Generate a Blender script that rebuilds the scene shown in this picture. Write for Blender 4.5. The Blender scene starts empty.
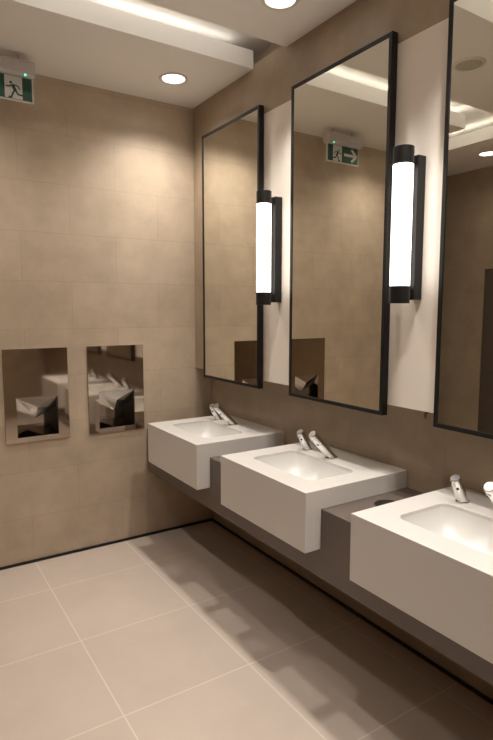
import bpy, bmesh, math
from mathutils import Vector, Matrix

SC = bpy.context.scene
COL = SC.collection
PI = math.pi

# ------------------------------------------------------------------ tuning
EXPOSURE = -0.02
WARM = (1.0, 0.948, 0.885)
DOWN_W = 77.0        # watts of each downlight
TUBE_E = 3.8         # emission of the wall lamp tubes
COVE_W = 0.75         # watts per metre of cove strip

# ------------------------------------------------------------------ materials
def new_mat(name):
    m = bpy.data.materials.new(name)
    m.use_nodes = True
    nt = m.node_tree
    b = nt.nodes['Principled BSDF']
    return m, nt, b

def simple(name, col, rough=0.5, metal=0.0, spec=0.5, noise=0.0, nscale=30.0, bump=0.0):
    m, nt, b = new_mat(name)
    b.inputs['Base Color'].default_value = (*col, 1)
    b.inputs['Roughness'].default_value = rough
    b.inputs['Metallic'].default_value = metal
    b.inputs['Specular IOR Level'].default_value = spec
    if noise or bump:
        geo = nt.nodes.new('ShaderNodeNewGeometry')
        n = nt.nodes.new('ShaderNodeTexNoise')
        n.inputs['Scale'].default_value = nscale
        n.inputs['Detail'].default_value = 4
        nt.links.new(geo.outputs['Position'], n.inputs['Vector'])
        if noise:
            r = nt.nodes.new('ShaderNodeValToRGB')
            r.color_ramp.elements[0].position = .3
            r.color_ramp.elements[1].position = .7
            r.color_ramp.elements[0].color = (*[c*(1-noise) for c in col], 1)
            r.color_ramp.elements[1].color = (*[min(1, c*(1+noise)) for c in col], 1)
            nt.links.new(n.outputs['Fac'], r.inputs['Fac'])
            nt.links.new(r.outputs['Color'], b.inputs['Base Color'])
        if bump:
            bp = nt.nodes.new('ShaderNodeBump')
            bp.inputs['Strength'].default_value = bump
            bp.inputs['Distance'].default_value = .002
            nt.links.new(n.outputs['Fac'], bp.inputs['Height'])
            nt.links.new(bp.outputs['Normal'], b.inputs['Normal'])
    return m

def emitter(name, col, strength):
    m, nt, b = new_mat(name)
    b.inputs['Base Color'].default_value = (*[min(1, c) for c in col], 1)
    b.inputs['Roughness'].default_value = .4
    b.inputs['Emission Color'].default_value = (*col, 1)
    b.inputs['Emission Strength'].default_value = strength
    return m

def tile_mat(name, axes, shift, bw, rh, offset, c1, c2, mortar, msize, rough, mott=.12, nscale=5.0, bump=.15):
    """stone tile laid in world space: axes picks which two world axes run along and up"""
    m, nt, b = new_mat(name)
    N, L = nt.nodes.new, nt.links.new
    geo = N('ShaderNodeNewGeometry')
    sep = N('ShaderNodeSeparateXYZ'); L(geo.outputs['Position'], sep.inputs[0])
    comb = N('ShaderNodeCombineXYZ')
    for k in (0, 1):
        ad = N('ShaderNodeMath'); ad.operation = 'ADD'; ad.inputs[1].default_value = shift[k]
        L(sep.outputs['XYZ'.index(axes[k])], ad.inputs[0]); L(ad.outputs[0], comb.inputs[k])
    br = N('ShaderNodeTexBrick')
    br.offset = offset; br.offset_frequency = 2; br.squash = 1.0
    br.inputs['Color1'].default_value = (*c1, 1)
    br.inputs['Color2'].default_value = (*c2, 1)
    br.inputs['Mortar'].default_value = (*mortar, 1)
    br.inputs['Scale'].default_value = 1.0
    br.inputs['Mortar Size'].default_value = msize
    br.inputs['Mortar Smooth'].default_value = .2
    br.inputs['Bias'].default_value = 0
    br.inputs['Brick Width'].default_value = bw
    br.inputs['Row Height'].default_value = rh
    L(comb.outputs[0], br.inputs['Vector'])
    n1 = N('ShaderNodeTexNoise'); n1.inputs['Scale'].default_value = nscale
    n1.inputs['Detail'].default_value = 6; n1.inputs['Roughness'].default_value = .6
    L(geo.outputs['Position'], n1.inputs['Vector'])
    mr = N('ShaderNodeMapRange')
    mr.inputs['From Min'].default_value = .3; mr.inputs['From Max'].default_value = .7
    mr.inputs['To Min'].default_value = 1 - mott; mr.inputs['To Max'].default_value = 1 + mott
    L(n1.outputs['Fac'], mr.inputs['Value'])
    mx = N('ShaderNodeMix'); mx.data_type = 'RGBA'; mx.blend_type = 'MULTIPLY'
    mx.inputs['Factor'].default_value = 1
    L(br.outputs['Color'], mx.inputs[6]); L(mr.outputs['Result'], mx.inputs[7])
    L(mx.outputs[2], b.inputs['Base Color'])
    b.inputs['Roughness'].default_value = rough
    b.inputs['Specular IOR Level'].default_value = .35
    bp = N('ShaderNodeBump'); bp.inputs['Strength'].default_value = bump; bp.inputs['Distance'].default_value = .001
    bp.invert = True
    L(br.outputs['Fac'], bp.inputs['Height']); L(bp.outputs['Normal'], b.inputs['Normal'])
    return m

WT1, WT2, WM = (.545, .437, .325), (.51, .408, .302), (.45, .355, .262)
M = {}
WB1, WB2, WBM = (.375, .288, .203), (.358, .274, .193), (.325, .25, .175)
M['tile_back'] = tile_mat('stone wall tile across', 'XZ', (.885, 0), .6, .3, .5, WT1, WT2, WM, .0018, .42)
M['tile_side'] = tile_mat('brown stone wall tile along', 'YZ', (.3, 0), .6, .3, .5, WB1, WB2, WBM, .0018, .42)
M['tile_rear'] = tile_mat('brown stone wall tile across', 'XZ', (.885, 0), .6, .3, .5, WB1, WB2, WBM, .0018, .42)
M['floor'] = tile_mat('beige floor tile', 'XY', (1.18, .422), .6, .6, 0, (.57, .473, .40), (.555, .46, .389), (.69, .595, .51), .0035, .36, .05, 3.0, .05)
M['ceiling'] = simple('ceiling paint', (.84, .81, .76), .8, noise=.01, nscale=2)
M['panel'] = simple('cream wall panel', (.87, .785, .695), .5, noise=.02, nscale=3)
M['black'] = simple('black powder coat', (.012, .011, .0105), .42, spec=.3, noise=.05)
M['gap'] = simple('black shadow gap', (.008, .007, .007), .7)
M['white'] = simple('white solid surface', (.69, .655, .615), .28, noise=.008, nscale=8)
M['bowl'] = simple('white glazed ceramic', (.76, .74, .71), .35, noise=.004)
M['taupe'] = simple('taupe solid surface', (.13, .10, .085), .26, noise=.03, nscale=60)
M['liner'] = simple('dark chute liner', (.09, .075, .065), .5)
M['chrome'] = simple('polished chrome', (.70, .69, .68), .10, 1.0, noise=.01)
M['brushed'] = simple('brushed chrome', (.56, .545, .53), .32, 1.0, noise=.03, nscale=120)
M['sensor'] = simple('black sensor eye', (.01, .01, .012), .15)
M['mirror'] = simple('silvered mirror', (.81, .79, .72), .004, 1.0)
M['steel'] = simple('polished stainless panel', (.56, .49, .42), .05, 1.0, noise=.015, nscale=40)
M['steel_in'] = simple('stainless recess lining', (.50, .45, .40), .07, 1.0, noise=.02, nscale=40)
M['steel_tab'] = simple('stainless deflector', (.60, .57, .54), .20, 1.0, noise=.02, nscale=60)
M['alu'] = simple('grey aluminium extrusion', (.55, .52, .51), .45, .1, noise=.03)
M['signwhite'] = simple('white acrylic', (.62, .60, .56), .35)
M['signgreen'] = simple('green sign film', (.012, .07, .042), .4)
M['greenled'] = emitter('green indicator', (.05, 1.0, .45), 3.0)
M['tube'] = emitter('glowing tube', (1.0, .95, .88), TUBE_E)
M['lens'] = emitter('glowing downlight lens', (1.0, .95, .88), 8.0)
M['ring'] = simple('white metal ring', (.72, .68, .62), .4)
M['grille'] = simple('off white grille', (.50, .47, .38), .6, noise=.12, nscale=90)
M['door'] = simple('dark brown door', (.10, .075, .058), .45, noise=.06, nscale=12)
M['brass'] = simple('dull brass', (.30, .17, .09), .35, 1.0)

# ------------------------------------------------------------------ mesh helpers
def link(name, bm, mat, parent=None, smooth=False, loc=None):
    bmesh.ops.recalc_face_normals(bm, faces=bm.faces)
    me = bpy.data.meshes.new(name)
    bm.to_mesh(me); bm.free()
    if mat: me.materials.append(M[mat])
    if smooth:
        me.polygons.foreach_set('use_smooth', [True]*len(me.polygons))
        try: me.set_sharp_from_angle(angle=math.radians(38))
        except Exception: pass
    o = bpy.data.objects.new(name, me)
    COL.objects.link(o)
    if parent: o.parent = parent
    if loc: o.location = loc
    return o

def box(bm, x0, x1, y0, y1, z0, z1):
    vs = [bm.verts.new((x, y, z)) for x in (x0, x1) for y in (y0, y1) for z in (z0, z1)]
    for f in ((0,1,3,2), (4,6,7,5), (0,4,5,1), (2,3,7,6), (0,2,6,4), (1,5,7,3)):
        bm.faces.new([vs[i] for i in f])

def prism(bm, pts, axis, a, b):
    """polygon pts (two coords) extruded along axis from a to b; coords fill the other axes in order"""
    def P(p, t):
        l = list(p); l.insert(axis, t); return l
    lo = [bm.verts.new(P(p, a)) for p in pts]
    hi = [bm.verts.new(P(p, b)) for p in pts]
    bm.faces.new(lo); bm.faces.new(hi[::-1])
    n = len(pts)
    for i in range(n):
        bm.faces.new([lo[i], hi[i], hi[(i+1) % n], lo[(i+1) % n]])

def loft(bm, loops, cap0=True, cap1=True):
    R = [[bm.verts.new(p) for p in lp] for lp in loops]
    n = len(R[0])
    for a, b in zip(R, R[1:]):
        for i in range(n):
            bm.faces.new([a[i], a[(i+1) % n], b[(i+1) % n], b[i]])
    if cap0: bm.faces.new(R[0][::-1])
    if cap1: bm.faces.new(R[-1])

def tube(bm, rings, n=32):
    """rings: list of (centre, direction, radius) lofted in order"""
    loops = []
    for c, d, r in rings:
        c, d = Vector(c), Vector(d).normalized()
        u = d.orthogonal() if abs(d.z) < .999 else Vector((1, 0, 0))
        if abs(d.z) < .999:
            u = Vector((0, 1, 0)) - d*d.y
            if u.length < 1e-4: u = Vector((1, 0, 0))
        u.normalize(); v = d.cross(u)
        loops.append([c + u*r*math.cos(2*PI*i/n) + v*r*math.sin(2*PI*i/n) for i in range(n)])
    loft(bm, loops)

def cyl(bm, p, q, r, n=32, bev=0.0):
    p, q = Vector(p), Vector(q); d = (q-p).normalized()
    if bev:
        tube(bm, [(p, d, r-bev), (p+d*bev, d, r), (q-d*bev, d, r), (q, d, r-bev)], n)
    else:
        tube(bm, [(p, d, r), (q, d, r)], n)

def rrect(x0, x1, y0, y1, r, z, k=8):
    out = []
    for cx, cy, a0 in ((x1-r, y1-r, 0), (x0+r, y1-r, 90), (x0+r, y0+r, 180), (x1-r, y0+r, 270)):
        for i in range(k+1):
            a = math.radians(a0 + 90*i/k)
            out.append((cx + r*math.cos(a), cy + r*math.sin(a), z))
    return out

def cut(obj, bms, bevel=0.0):
    """boolean the cutter meshes out of obj for good and drop the cutters"""
    tmp = []
    for bm in bms:
        bmesh.ops.recalc_face_normals(bm, faces=bm.faces)
        me = bpy.data.meshes.new('tmp'); bm.to_mesh(me); bm.free()
        c = bpy.data.objects.new('tmp', me); COL.objects.link(c); tmp.append(c)
        md = obj.modifiers.new('b', 'BOOLEAN'); md.operation = 'DIFFERENCE'; md.object = c; md.solver = 'EXACT'
    bake(obj, bevel)
    for c in tmp:
        me = c.data; bpy.data.objects.remove(c); bpy.data.meshes.remove(me)

def bake(obj, bevel=0.0, seg=2):
    if bevel:
        md = obj.modifiers.new('v', 'BEVEL'); md.width = bevel; md.segments = seg
        md.limit_method = 'ANGLE'; md.angle_limit = math.radians(40)
    bpy.context.view_layer.update()
    dg = bpy.context.evaluated_depsgraph_get()
    me = bpy.data.meshes.new_from_object(obj.evaluated_get(dg))
    old = obj.data; nm = old.name
    obj.modifiers.clear(); obj.data = me; bpy.data.meshes.remove(old); me.name = nm

def tag(o, label, cat, group=None):
    o['label'] = label; o['category'] = cat
    if group: o['group'] = group
    return o

def thing(name, label, cat, loc=(0, 0, 0), group=None):
    o = bpy.data.objects.new(name, None); COL.objects.link(o)
    o.location = loc; o.empty_display_size = .1
    return tag(o, label, cat, group)

def struct(name, bm, mat):
    o = link(name, bm, mat); o['kind'] = 'structure'; return o

def clone(root, loc, label):
    """a copy of a thing with copies of its parts and sub-parts"""
    r = root.copy(); COL.objects.link(r); r.location = loc; r['label'] = label
    def down(src, dst):
        for ch in [c for c in bpy.data.objects if c.parent == src]:
            c = ch.copy(); COL.objects.link(c); c.parent = dst
            down(ch, c)
    down(root, r)
    return r

# ------------------------------------------------------------------ measures
E_ = .134                       # how far the lower mirror wall stands back
ZC = 3.028                      # underside of the ceiling panels
ZT = 3.128                      # their top
ZU = 3.20                       # the ceiling above the slots
YR, XL, YE = -5.2, -3.25, .9
BW = .70                        # basin width
BY = (-.576, -1.5415, -2.507)   # basin centres
MY = ((-.202, -.895), (-1.193, -1.889), (-2.166, -2.860))   # mirrors
PZ0, PZ1 = 1.197, 2.74
DR = (-1.1265, -.6085)          # dispenser centres

# ------------------------------------------------------------------ the room
bm = bmesh.new(); box(bm, XL-.1, .35, YR-.1, YE+.1, -.12, 0); struct('floor', bm, 'floor')
bm = bmesh.new(); box(bm, XL-.1, .35, YR-.1, YE+.1, ZU, ZU+.12); struct('ceiling', bm, 'ceiling')
bm = bmesh.new()
box(bm, -2.4, .0, 0, .3, 0, ZU)
box(bm, .0, .3, 0, .3, 0, ZU)
bm.free(); bm = bmesh.new()
box(bm, -2.4, .3, 0, .3, 0, ZU)
wall_back = struct('wall_back', bm, 'tile_back')
cs = []
for cx in DR:
    c = bmesh.new(); box(c, cx-.128, cx+.128, -.1, .215, .82, 1.08); cs.append(c)
cut(wall_back, cs)
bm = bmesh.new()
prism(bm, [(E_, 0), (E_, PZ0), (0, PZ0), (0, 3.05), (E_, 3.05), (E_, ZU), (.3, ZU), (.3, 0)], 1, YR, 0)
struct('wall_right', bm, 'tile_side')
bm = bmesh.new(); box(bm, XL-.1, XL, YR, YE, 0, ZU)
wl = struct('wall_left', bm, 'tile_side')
c = bmesh.new(); box(c, XL-.05, XL+.1, -1.12, -.19, -.01, 2.03)
cut(wl, [c])
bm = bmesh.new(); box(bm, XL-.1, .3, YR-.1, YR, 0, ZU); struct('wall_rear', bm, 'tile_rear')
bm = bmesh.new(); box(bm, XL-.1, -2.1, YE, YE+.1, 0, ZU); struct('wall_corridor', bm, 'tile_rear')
bm = bmesh.new(); box(bm, XL-.05, XL-.012, -1.118, -.192, .004, 2.026); struct('door_1', bm, 'door')
bm = bmesh.new(); box(bm, -2.4, E_-.012, -.012, -.0005, 0, .015); struct('baseboard_back', bm, 'gap')
bm = bmesh.new(); box(bm, E_-.012, E_-.0005, YR, -.0005, 0, .013); struct('baseboard_right', bm, 'gap')
bm = bmesh.new(); box(bm, -.005, -.0003, -3.35, -.262, PZ0, PZ1); struct('trim_1', bm, 'panel')

# ceiling panels hung below the ceiling, with open slots between them
RAFT = [(-2.06, -.0005, -.77, -.0005), (-2.06, -.0005, -1.845, -1.09), (-2.06, -.0005, -2.92, -2.165),
        (-2.06, -.0005, -3.995, -3.24), (-2.06, -.0005, YR+.0005, -4.315), (XL+.0005, -2.45, YR+.0005, YE-.0005)]
DLS = [(-.335, -.392, 0, 'downlight in the ceiling panel nearest the exit sign wall'),
       (-.300, -1.445, 1, 'downlight over the middle basin, in the second ceiling panel'),
       (-.300, -2.53, 2, 'downlight added out of view above the basin furthest from the exit sign'),  # out of view, added for light over the near basin
       (-.300, -3.60, 3, 'downlight added out of view in the fourth ceiling panel, past the last mirror'),  # also out of view, added to light the near end of the room
       (-1.72, -.392, 0, 'downlight added out of view in the exit sign ceiling panel, away from the mirrors'),  # second row starts here: unseen, added to brighten the left of the back wall
       (-1.72, -1.445, 1, 'downlight added out of view in the second ceiling panel, away from the mirrors'),  # unseen, added for more light from the left
       (-1.00, -2.53, 2, 'downlight added out of view in the third ceiling panel, away from the mirrors'),  # unseen, added; set by the shade edge below the mirrors
       (-1.00, -3.60, 3, 'downlight added out of view in the fourth ceiling panel, away from the mirrors'),  # unseen, added to light the basins and lower wall
       (-2.83, -.45, 5, 'downlight in the long ceiling panel beside the dark door'),
       (-2.83, -2.60, 5, 'downlight added out of view in the long ceiling panel, midway along the left wall')]  # out of view, added for light along the left wall
for k, (x0, x1, y0, y1) in enumerate(RAFT):
    bm = bmesh.new(); box(bm, x0, x1, y0, y1, ZC, ZT)
    o = struct('ceiling_panel', bm, 'ceiling')
    cs = []
    for dx, dy, r, _ in DLS:
        if r == k:
            c = bmesh.new(); cyl(c, (dx, dy, ZC-.05), (dx, dy, ZC+.045), .0745, 40); cs.append(c)
    if cs: cut(o, cs)

# ------------------------------------------------------------------ downlights
def downlight():
    t = thing('downlight', '', 'ceiling light', (0, 0, 0), 'round recessed downlights')
    bm = bmesh.new()
    n = 40
    prof = [(.0735, .040), (.0735, -.001), (.086, -.001), (.088, -.004), (.085, -.006), (.070, -.005), (.066, .004), (.064, .034), (.066, .040)]
    loops = [[(r*math.cos(2*PI*i/n), r*math.sin(2*PI*i/n), z) for i in range(n)] for r, z in prof]
    loft(bm, loops, False, False)
    vs = list(bm.verts)
    a, b = vs[:n], vs[-n:]
    for i in range(n): bm.faces.new([a[i], b[i], b[(i+1) % n], a[(i+1) % n]])
    link('trim_ring', bm, 'ring', t, True)
    bm = bmesh.new()
    tube(bm, [((0, 0, .030), (0, 0, -1), .058), ((0, 0, .012), (0, 0, -1), .0635), ((0, 0, .004), (0, 0, -1), .060), ((0, 0, .001), (0, 0, -1), .045)], 40)
    link('lens', bm, 'lens', t, True)
    return t
dl0 = downlight()
for i, (x, y, r, lab) in enumerate(DLS):
    o = dl0 if i == 0 else clone(dl0, (0, 0, 0), '')
    o.location = (x, y, ZC); o['label'] = 'round glowing ' + lab

def lamp(name, kind, loc, rot, power, col=WARM, **kw):
    l = bpy.data.lights.new(name, kind); l.energy = power; l.color = col
    for k, v in kw.items(): setattr(l, k, v)
    o = bpy.data.objects.new(name, l); COL.objects.link(o)
    o.location = loc; o.rotation_euler = rot
    return o
for x, y, r, _ in DLS:
    lamp('downlight_beam', 'SPOT', (x, y, ZC-.012), (0, 0, 0), DOWN_W*(1 if x > -.9 else .6 if x > -2 and y > -.5 else .5 if x > -1.1 else .2 if x > -2 else .12), spot_size=math.radians(130 if y > -.5 else 98), spot_blend=1.0 if y > -.5 else .6, shadow_soft_size=.05)
# cove strips lying on the ceiling panels: one shines up, one lies along the far side of each slot
def cove(x0, x1, y0, y1, rot=(PI, 0, 0), k=1.0, z=ZT+.012):
    w, h = x1-x0, y1-y0
    lamp('cove_strip', 'AREA', ((x0+x1)/2, (y0+y1)/2, z), rot, COVE_W*k*max(w, h), shape='RECTANGLE', size=w, size_y=h)
for k, (x0, x1, y0, y1) in enumerate(RAFT[:4]):
    cove(x0+.05, -.32, y0+.075, y0+.09, k=.65)
    cove(-.31, -.10, y0+.075, y0+.09, k=.45)
    if k: cove(x0+.05, -.08, y1-.028, y1-.012, (math.radians(115), 0, 0), 1.25, ZT+.022)
cove(-2.535, -2.52, -5.0, .7, k=.65)
cove(-2.048, -2.032, -4.0, -.05, (0, math.radians(115), 0), 1.6, ZT+.022)

# ------------------------------------------------------------------ exit sign
SX, SY = -1.122, -.222
t = thing('exit_sign', 'grey exit sign on the ceiling with green running man board', 'sign', (SX-.17, SY, ZC))
def L(x): return x - (SX-.17)        # to the sign's own frame
bm = bmesh.new()
prism(bm, [(-.034, -.040), (-.040, -.046), (-.042, -.060), (-.036, -.108), (-.020, -.122), (.020, -.122), (.036, -.108), (.042, -.060), (.040, -.046), (.034, -.040)], 0, -.175, .172)
link('housing', bm, 'alu', t)
for a in (-.10, .10):
    bm = bmesh.new(); cyl(bm, (a, .012, -.041), (a, .012, -.0003), .006, 14); link('stem', bm, 'alu', t, True)
for a, b in ((-.1762, -.1752), (.1722, .1735)):
    bm = bmesh.new(); box(bm, a, b, -.036, .036, -.106, -.046); link('end_plate', bm, 'alu', t)
bm = bmesh.new(); box(bm, -.162, .168, -.004, .004, -.253, -.1222)
board = link('board', bm, 'signwhite', t)
bm = bmesh.new()
prism(bm, [(-.155, -.245), (.160, -.245), (.160, -.123), (-.155, -.123)], 1, -.0052, -.0042)
link('green_field', bm, 'signgreen', board)
bm = bmesh.new()
prism(bm, [(.016, -.243), (.108, -.243), (.108, -.1235), (.016, -.1235)], 1, -.0064, -.0054)
wp = link('white_field', bm, 'signwhite', board)
def stroke(bm, pts, w, y0, y1):
    for a, b in zip(pts, pts[1:]):
        a, b = Vector(a), Vector(b); d = (b-a).normalized(); n = Vector((-d.y, d.x))*w/2; e = d*w*.3
        prism(bm, [tuple(a-n-e), tuple(b-n+e), tuple(b+n+e), tuple(a+n-e)], 1, y0, y1)
def man(bm, ox, oz, s, y0, y1):
    q = lambda p: (ox+p[0]*s, oz+p[1]*s)
    # units: field is 1.0 wide, runs towards -x
    hd = [q((.36+.075*math.cos(a), .83+.075*math.sin(a))) for a in [2*PI*i/16 for i in range(16)]]
    prism(bm, hd, 1, y0, y1)
    stroke(bm, [q((.46, .69)), q((.58, .44))], .17*s, y0, y1)            # trunk
    stroke(bm, [q((.44, .71)), q((.26, .60)), q((.10, .60))], .065*s, y0, y1)   # leading arm
    stroke(bm, [q((.52, .72)), q((.74, .68)), q((.84, .52))], .065*s, y0, y1)   # trailing arm
    stroke(bm, [q((.55, .42)), q((.44, .22)), q((.36, .02)), q((.24, .02))], .095*s, y0, y1)
    stroke(bm, [q((.60, .42)), q((.74, .22)), q((1.02, .20))], .095*s, y0, y1)
bm = bmesh.new(); man(bm, .014, -.240, .096, -.0074, -.0066)
link('running_man', bm, 'signgreen', board)
bm = bmesh.new()
stroke(bm, [(-.015, -.184), (-.120, -.184)], .020, -.0064, -.0054)
stroke(bm, [(-.090, -.141), (-.138, -.184), (-.090, -.227)], .020, -.0074, -.0064)
link('arrow', bm, 'signwhite', board)
bm = bmesh.new(); cyl(bm, (.122, -.0335, -.114), (.122, -.020, -.114), .0045, 16); link('indicator', bm, 'greenled', t)
bm = bmesh.new(); box(bm, -.145, -.045, -.0415, -.036, -.084, -.070); link('white_strip', bm, 'signwhite', t)  # small plain white strip on the housing front

# ------------------------------------------------------------------ round ceiling fitting
t = thing('ceiling_speaker', 'round off-white grille set in the ceiling above the middle basin', 'speaker', (-1.08, -1.50, ZC))
bm = bmesh.new(); n = 36
tube(bm, [((0, 0, -.0005), (0, 0, -1), .092), ((0, 0, -.008), (0, 0, -1), .090), ((0, 0, -.012), (0, 0, -1), .080), ((0, 0, -.008), (0, 0, -1), .074)], n)
link('rim', bm, 'ring', t, True)
bm = bmesh.new()
tube(bm, [((0, 0, -.009), (0, 0, -1), .073), ((0, 0, -.014), (0, 0, -1), .060), ((0, 0, -.017), (0, 0, -1), .03)], n)
link('grille', bm, 'grille', t, True)

# ------------------------------------------------------------------ mirrors
MZ0, MZ1 = 1.150, 2.783
def mirror():
    w, h = MY[0][0]-MY[0][1], MZ1-MZ0
    t = thing('wall_mirror', '', 'mirror', (0, 0, 0), 'tall black framed mirrors over the basins')
    f = .0185
    bm = bmesh.new()
    def ring(x, i): return [bm.verts.new((x, y, z)) for y, z in ((w/2-i, h-i), (-w/2+i, h-i), (-w/2+i, i), (w/2-i, i))]
    R = [ring(-.009, 0), ring(-.0415, 0), ring(-.043, .0015), ring(-.043, f-.001), ring(-.042, f), ring(-.009, f)]
    for a, b in zip(R, R[1:]+R[:1]):
        for i in range(4): bm.faces.new([a[i], a[(i+1) % 4], b[(i+1) % 4], b[i]])
    link('frame', bm, 'black', t)
    bm = bmesh.new(); box(bm, -.0395, -.0345, -w/2+f+.0004, w/2-f-.0004, f+.0004, h-f-.0004)
    link('glass', bm, 'mirror', t)
    bm = bmesh.new(); box(bm, -.034, -.0055, -w/2+.06, w/2-.06, .06, h-.06)
    link('backing_board', bm, 'black', t)
    return t
m0 = mirror()
MLAB = ['tall black framed mirror above the basin in the corner', 'tall black framed mirror between the two glowing wall lamps',
        'tall black framed mirror cut off by the edge of the photo']
for i, (a, b) in enumerate(MY):
    o = m0 if i == 0 else clone(m0, (0, 0, 0), '')
    o.location = (0, (a+b)/2, MZ0); o['label'] = MLAB[i]

# ------------------------------------------------------------------ wall lamps
def wall_lamp():
    t = thing('wall_lamp', '', 'lamp', (0, 0, 0), 'tube wall lamps between the mirrors')
    bm = bmesh.new(); box(bm, -.053, -.0055, -.022, .022, 1.665, 2.245)
    o = link('backplate', bm, 'black', t); bake(o, .002)
    xc, r = -.115, .0405
    for z0, z1 in ((2.200, 2.268), (1.650, 1.720)):
        bm = bmesh.new(); cyl(bm, (xc, 0, z0), (xc, 0, z1), r+.0012, 40, .0015); link('end_cap', bm, 'black', t, True)
    for z in (2.222, 1.690):
        bm = bmesh.new(); box(bm, xc+r-.004, -.0532, -.013, .013, z-.016, z+.016); link('arm', bm, 'black', t)
    bm = bmesh.new(); cyl(bm, (xc, 0, 1.7205), (xc, 0, 2.1995), r, 40); link('tube', bm, 'tube', t, True)
    return t
w0 = wall_lamp()
WLAB = ['black capped glowing tube lamp beside the corner mirror', 'black capped glowing tube lamp between the middle mirror and the cut off mirror',
        'black capped glowing tube lamp added out of view past the last mirror']  # last one is out of view, added for the light it gives
for i, y in enumerate((-1.051, -2.033, -3.02)):
    o = w0 if i == 0 else clone(w0, (0, 0, 0), '')
    o.location = (0, y, 0); o['label'] = WLAB[i]

bm = bmesh.new()
box(bm, -.009, .006, -.006, .006, -.004, .0042); cyl(bm, (-.006, 0, -.022), (-.006, 0, -.003), .0055, 14)
tag(link('panel_clip', bm, 'brass', None, False, (-.0045, -2.10, PZ0-.0045)), 'tiny brass clip under the cream panel beside the cut off mirror', 'clip')

# ------------------------------------------------------------------ vanity counter
CX, CZ0, CZ1 = -.395, .4827, .7876
BZ0, BZ1, BX = .6105, .8716, -.4786
pts = [(-.014, CZ0), (-.014, CZ1)]
for c in BY:
    pts += [(c+BW/2+.001, CZ1), (c+BW/2+.001, BZ0-.001), (c-BW/2-.001, BZ0-.001), (c-BW/2-.001, CZ1)]
pts += [(-3.12, CZ1), (-3.12, CZ0)]
bm = bmesh.new(); prism(bm, pts, 0, CX, E_-.0005)
t = thing('vanity_counter', 'long taupe counter running under the three white basins', 'counter', (0, 0, 0))
counter = link('worktop', bm, 'taupe', t)
HOLES = [(-.115, (BY[0]+BY[1])/2), (-.115, (BY[1]+BY[2])/2+.012)]
cs = []
for hx, hy in HOLES:
    c = bmesh.new(); cyl(c, (hx, hy, CZ1-.2), (hx, hy, CZ1+.05), .066, 40); cs.append(c)
cut(counter, cs)
for hx, hy in HOLES:
    bm = bmesh.new(); n = 40
    prof = [(.0655, CZ1-.19), (.0655, CZ1+.0004), (.063, CZ1+.0008), (.0625, CZ1-.002), (.0625, CZ1-.19)]
    loft(bm, [[(hx+r*math.cos(2*PI*i/n), hy+r*math.sin(2*PI*i/n), z) for i in range(n)] for r, z in prof], True, True)
    link('waste_chute', bm, 'liner', t, True)

# ------------------------------------------------------------------ basins
def basin():
    t = thing('wash_basin', '', 'basin', (0, 0, 0), 'white block basins along the counter')
    bm = bmesh.new(); box(bm, BX, E_-.0006, -BW/2, BW/2, BZ0, BZ1)
    body = link('basin_block', bm, 'white', t)
    x0, x1, y0, y1 = -.365, -.082, -.238, .238
    c = bmesh.new(); loft(c, [rrect(x0, x1, y0, y1, .045, .70), rrect(x0, x1, y0, y1, .045, .95)])
    cut(body, [c], .0022)
    bm = bmesh.new()
    sp = [(.0008, .8585, .044), (.002, .835, .044), (.008, .800, .048), (.020, .772, .055), (.042, .753, .060), (.075, .744, .060), (.115, .740, .025)]
    loops = []
    for i, z, r in sp:
        loops.append(rrect(x0+i, x1-i, y0+i*1.25, y1-i*1.25, min(r, (x1-x0-2*i)/2-.001), z))
    loft(bm, loops, False, True)
    bowl = link('bowl', bm, 'bowl', t, True)
    bm = bmesh.new(); xm = (x0+x1)/2
    tube(bm, [((xm, 0, .7402), (0, 0, 1), .024), ((xm, 0, .744), (0, 0, 1), .023), ((xm, 0, .745), (0, 0, 1), .018), ((xm, 0, .7425), (0, 0, 1), .015)], 28)
    link('drain', bm, 'chrome', bowl, True)
    return t
b0 = basin()
BLAB = ['white block basin in the corner beside the steel wall dispensers', 'white block basin in the middle, below the lamp framed mirror',
        'white block basin cut off by the edge of the photo']
for i, c in enumerate(BY):
    o = b0 if i == 0 else clone(b0, (0, 0, 0), '')
    o.location = (0, c, 0); o['label'] = BLAB[i]

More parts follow.
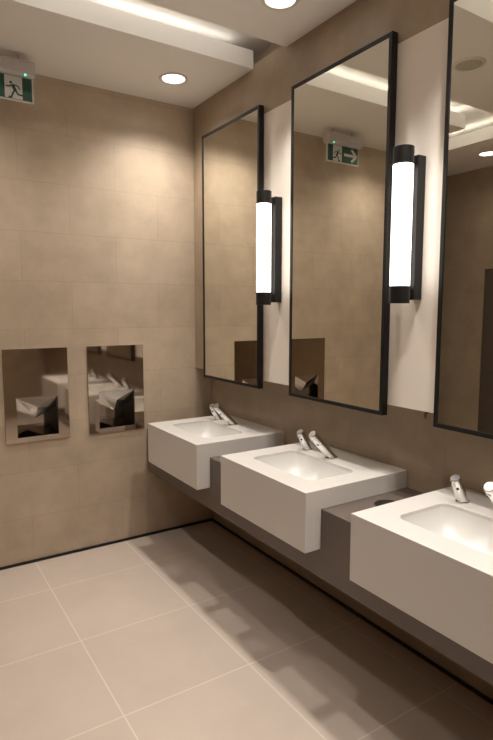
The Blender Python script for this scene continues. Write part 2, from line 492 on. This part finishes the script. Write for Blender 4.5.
# ------------------------------------------------------------------ taps
def tap(name, cat, group, tilt, length, r, foot):
    t = thing(name, '', cat, (0, 0, 0), group)
    a = math.radians(tilt); d = Vector((-math.sin(a), 0, math.cos(a)))
    z = Vector((0, 0, 1))
    n = 36
    u, v = Vector((0, 1, 0)), d.cross(Vector((0, 1, 0)))
    # body: the foot ring lies flat on the basin, the rest follows the tilt
    ring0 = []
    for i in range(n):
        p = u*r*math.cos(2*PI*i/n) + v*r*math.sin(2*PI*i/n)
        ring0.append(p - d*(p.z/d.z) + d*(.004/d.z))
    bm = bmesh.new()
    loops = [ring0]
    for s, rr in ((.055, r), (length-.003, r), (length, r-.002)):
        loops.append([d*s + u*rr*math.cos(2*PI*i/n) + v*rr*math.sin(2*PI*i/n) for i in range(n)])
    loft(bm, loops)
    body = link('body', bm, 'chrome', t, True)
    bm = bmesh.new(); loft(bm, [[(p.x*1.18-d.x*.0045*0, p.y*1.18, zz) for p in ring0] for zz in (.0003, .004)])
    link('base_collar', bm, 'chrome', t)
    bm = bmesh.new(); tube(bm, [(d*(length+.0002), d, r-.0026), (d*(length+.0022), d, r-.0036)], n); link('end_cap', bm, 'brushed', t, True)
    # sensor eye and spout on the side that faces the user
    side = (Vector((-math.cos(a), 0, -math.sin(a)))*.75 + Vector((0, -1, 0))*.48).normalized()
    side = (side - d*side.dot(d)).normalized()
    p = d*(length*.69) + side*(r-.001)
    bm = bmesh.new(); cyl(bm, p, p+side*.0022, .0058, 18); link('sensor', bm, 'sensor', body, True)
    under = Vector((-math.cos(a), 0, -math.sin(a)))
    p = d*(length-.02) + under*(r-.002)
    bm = bmesh.new(); cyl(bm, p, p+under*.0032, .0085, 20); link('spout', bm, 'brushed', body, True)
    return t
f0 = tap('sensor_faucet', 'faucet', 'slanted chrome faucets on the basins', 44, .192, .0225, 0)
s0 = tap('soap_dispenser', 'soap dispenser', 'short chrome soap spouts on the basins', 27, .118, .0215, 0)
WHERE = ['on the corner basin', 'on the middle basin', 'on the cut off basin']
for i, c in enumerate(BY):
    f = f0 if i == 0 else clone(f0, (0, 0, 0), '')
    f.location = (-.018, c+.008, BZ1); f['label'] = 'long slanted chrome faucet ' + WHERE[i]
    s = s0 if i == 0 else clone(s0, (0, 0, 0), '')
    s.location = (-.020, c+.202, BZ1); s['label'] = 'shorter slanted chrome spout with black eye ' + WHERE[i]

# ------------------------------------------------------------------ recessed dispensers
def dispenser():
    t = thing('recessed_dispenser', '', 'dispenser', (0, 0, 0), 'steel dispensers set in the tiled wall')
    w, z0, z1 = .195, .793, 1.383
    rx, ra, rb = .1245, .825, 1.075
    bm = bmesh.new()
    box(bm, -w, w, -.010, -.0008, z0, z1)
    p = link('panel', bm, 'steel', t)
    c = bmesh.new(); prism(c, [(-rx, ra), (-rx, rb), (rx, rb), (rx, ra)], 1, -.05, .05)
    cut(p, [c], .0015)
    # lining of the recess, open at the front
    q = .003
    bm = bmesh.new()
    dpt = .20
    box(bm, -rx, rx, dpt, dpt+q, ra, rb)
    box(bm, -rx-q, -rx, 0, dpt+q, ra-q, rb+q)
    box(bm, -rx, rx, 0, dpt+q, rb, rb+q)
    prism(bm, [(0, ra-q), (dpt, ra-q), (dpt, ra+.022), (0, ra)], 0, -rx, rx)
    link('recess', bm, 'steel_in', t)
    bm = bmesh.new(); box(bm, rx, rx+q, .0005, dpt+q, ra-q, rb+q); link('dark_reflection_side', bm, 'black', t)  # black paints in the dark reflection on this steel side wall
    # the notched front turns back into two sloping faces that meet in a V
    bm = bmesh.new()
    A, B, T = (-rx+.001, -.006, rb-.001), (rx-.001, -.006, rb-.001), (0, -.005, 1.010)
    A2, B2, T2 = (-rx+.001, .040, .995), (rx-.001, .040, .995), (0, .055, .932)
    A3, B3, T3 = (-rx+.001, .043, 1.000), (rx-.001, .043, 1.000), (0, .058, .938)
    A4, B4, T4 = (-rx+.001, -.002, rb-.0005), (rx-.001, -.002, rb-.0005), (0, -.001, 1.016)
    V = [bm.verts.new(p) for p in (A, T, B, A2, T2, B2, A3, T3, B3, A4, T4, B4)]
    for f in ((0,2,1), (0,1,4,3), (1,2,5,4), (3,4,7,6), (4,5,8,7), (6,7,10,9), (7,8,11,10), (9,10,11), (9,11,2,0), (0,3,6,9), (2,11,8,5)):
        bm.faces.new([V[i] for i in f])
    link('deflector', bm, 'steel_tab', t)
    return t
d0 = dispenser()
DLAB = ['steel wall dispenser with a notched opening, below the exit sign', 'steel wall dispenser with a notched opening, next to the corner basin']
for i, cx in enumerate(DR):
    o = d0 if i == 0 else clone(d0, (0, 0, 0), '')
    o.location = (cx, 0, 0); o['label'] = DLAB[i]

# ------------------------------------------------------------------ world, camera, view
w = bpy.data.worlds.new('World'); SC.world = w; w.use_nodes = True
w.node_tree.nodes['Background'].inputs['Color'].default_value = (1, .95, .88, 1)
w.node_tree.nodes['Background'].inputs['Strength'].default_value = .02

yaw, pitch, roll, F = math.radians(-32.7967), math.radians(6.274), math.radians(.0346), 550.033
fw = Vector((math.sin(-yaw)*math.cos(pitch), math.cos(yaw)*math.cos(pitch), -math.sin(pitch)))
rt = Vector((math.cos(yaw), math.sin(yaw), 0)); up = rt.cross(fw)
rt, up = rt*math.cos(roll)+up*math.sin(roll), up*math.cos(roll)-rt*math.sin(roll)
cam = bpy.data.cameras.new('camera'); co = bpy.data.objects.new('camera', cam); COL.objects.link(co)
mat = Matrix((rt, up, -fw)).transposed().to_4x4(); mat.translation = Vector((-1.8754, -3.6075, 1.6242))
co.matrix_world = mat
cam.sensor_fit = 'VERTICAL'; cam.sensor_height = 36.0; cam.lens = F/740*36.0
cam.clip_start = .05
SC.camera = co

vs = SC.view_settings
vs.view_transform = 'Standard'; vs.look = 'None'; vs.gamma = 1; vs.use_curve_mapping = False
vs.exposure = EXPOSURE
SC.cycles.max_bounces = 10; SC.cycles.diffuse_bounces = 5; SC.cycles.glossy_bounces = 6
SC.cycles.use_denoising = True
SC.cycles.sample_clamp_indirect = 6
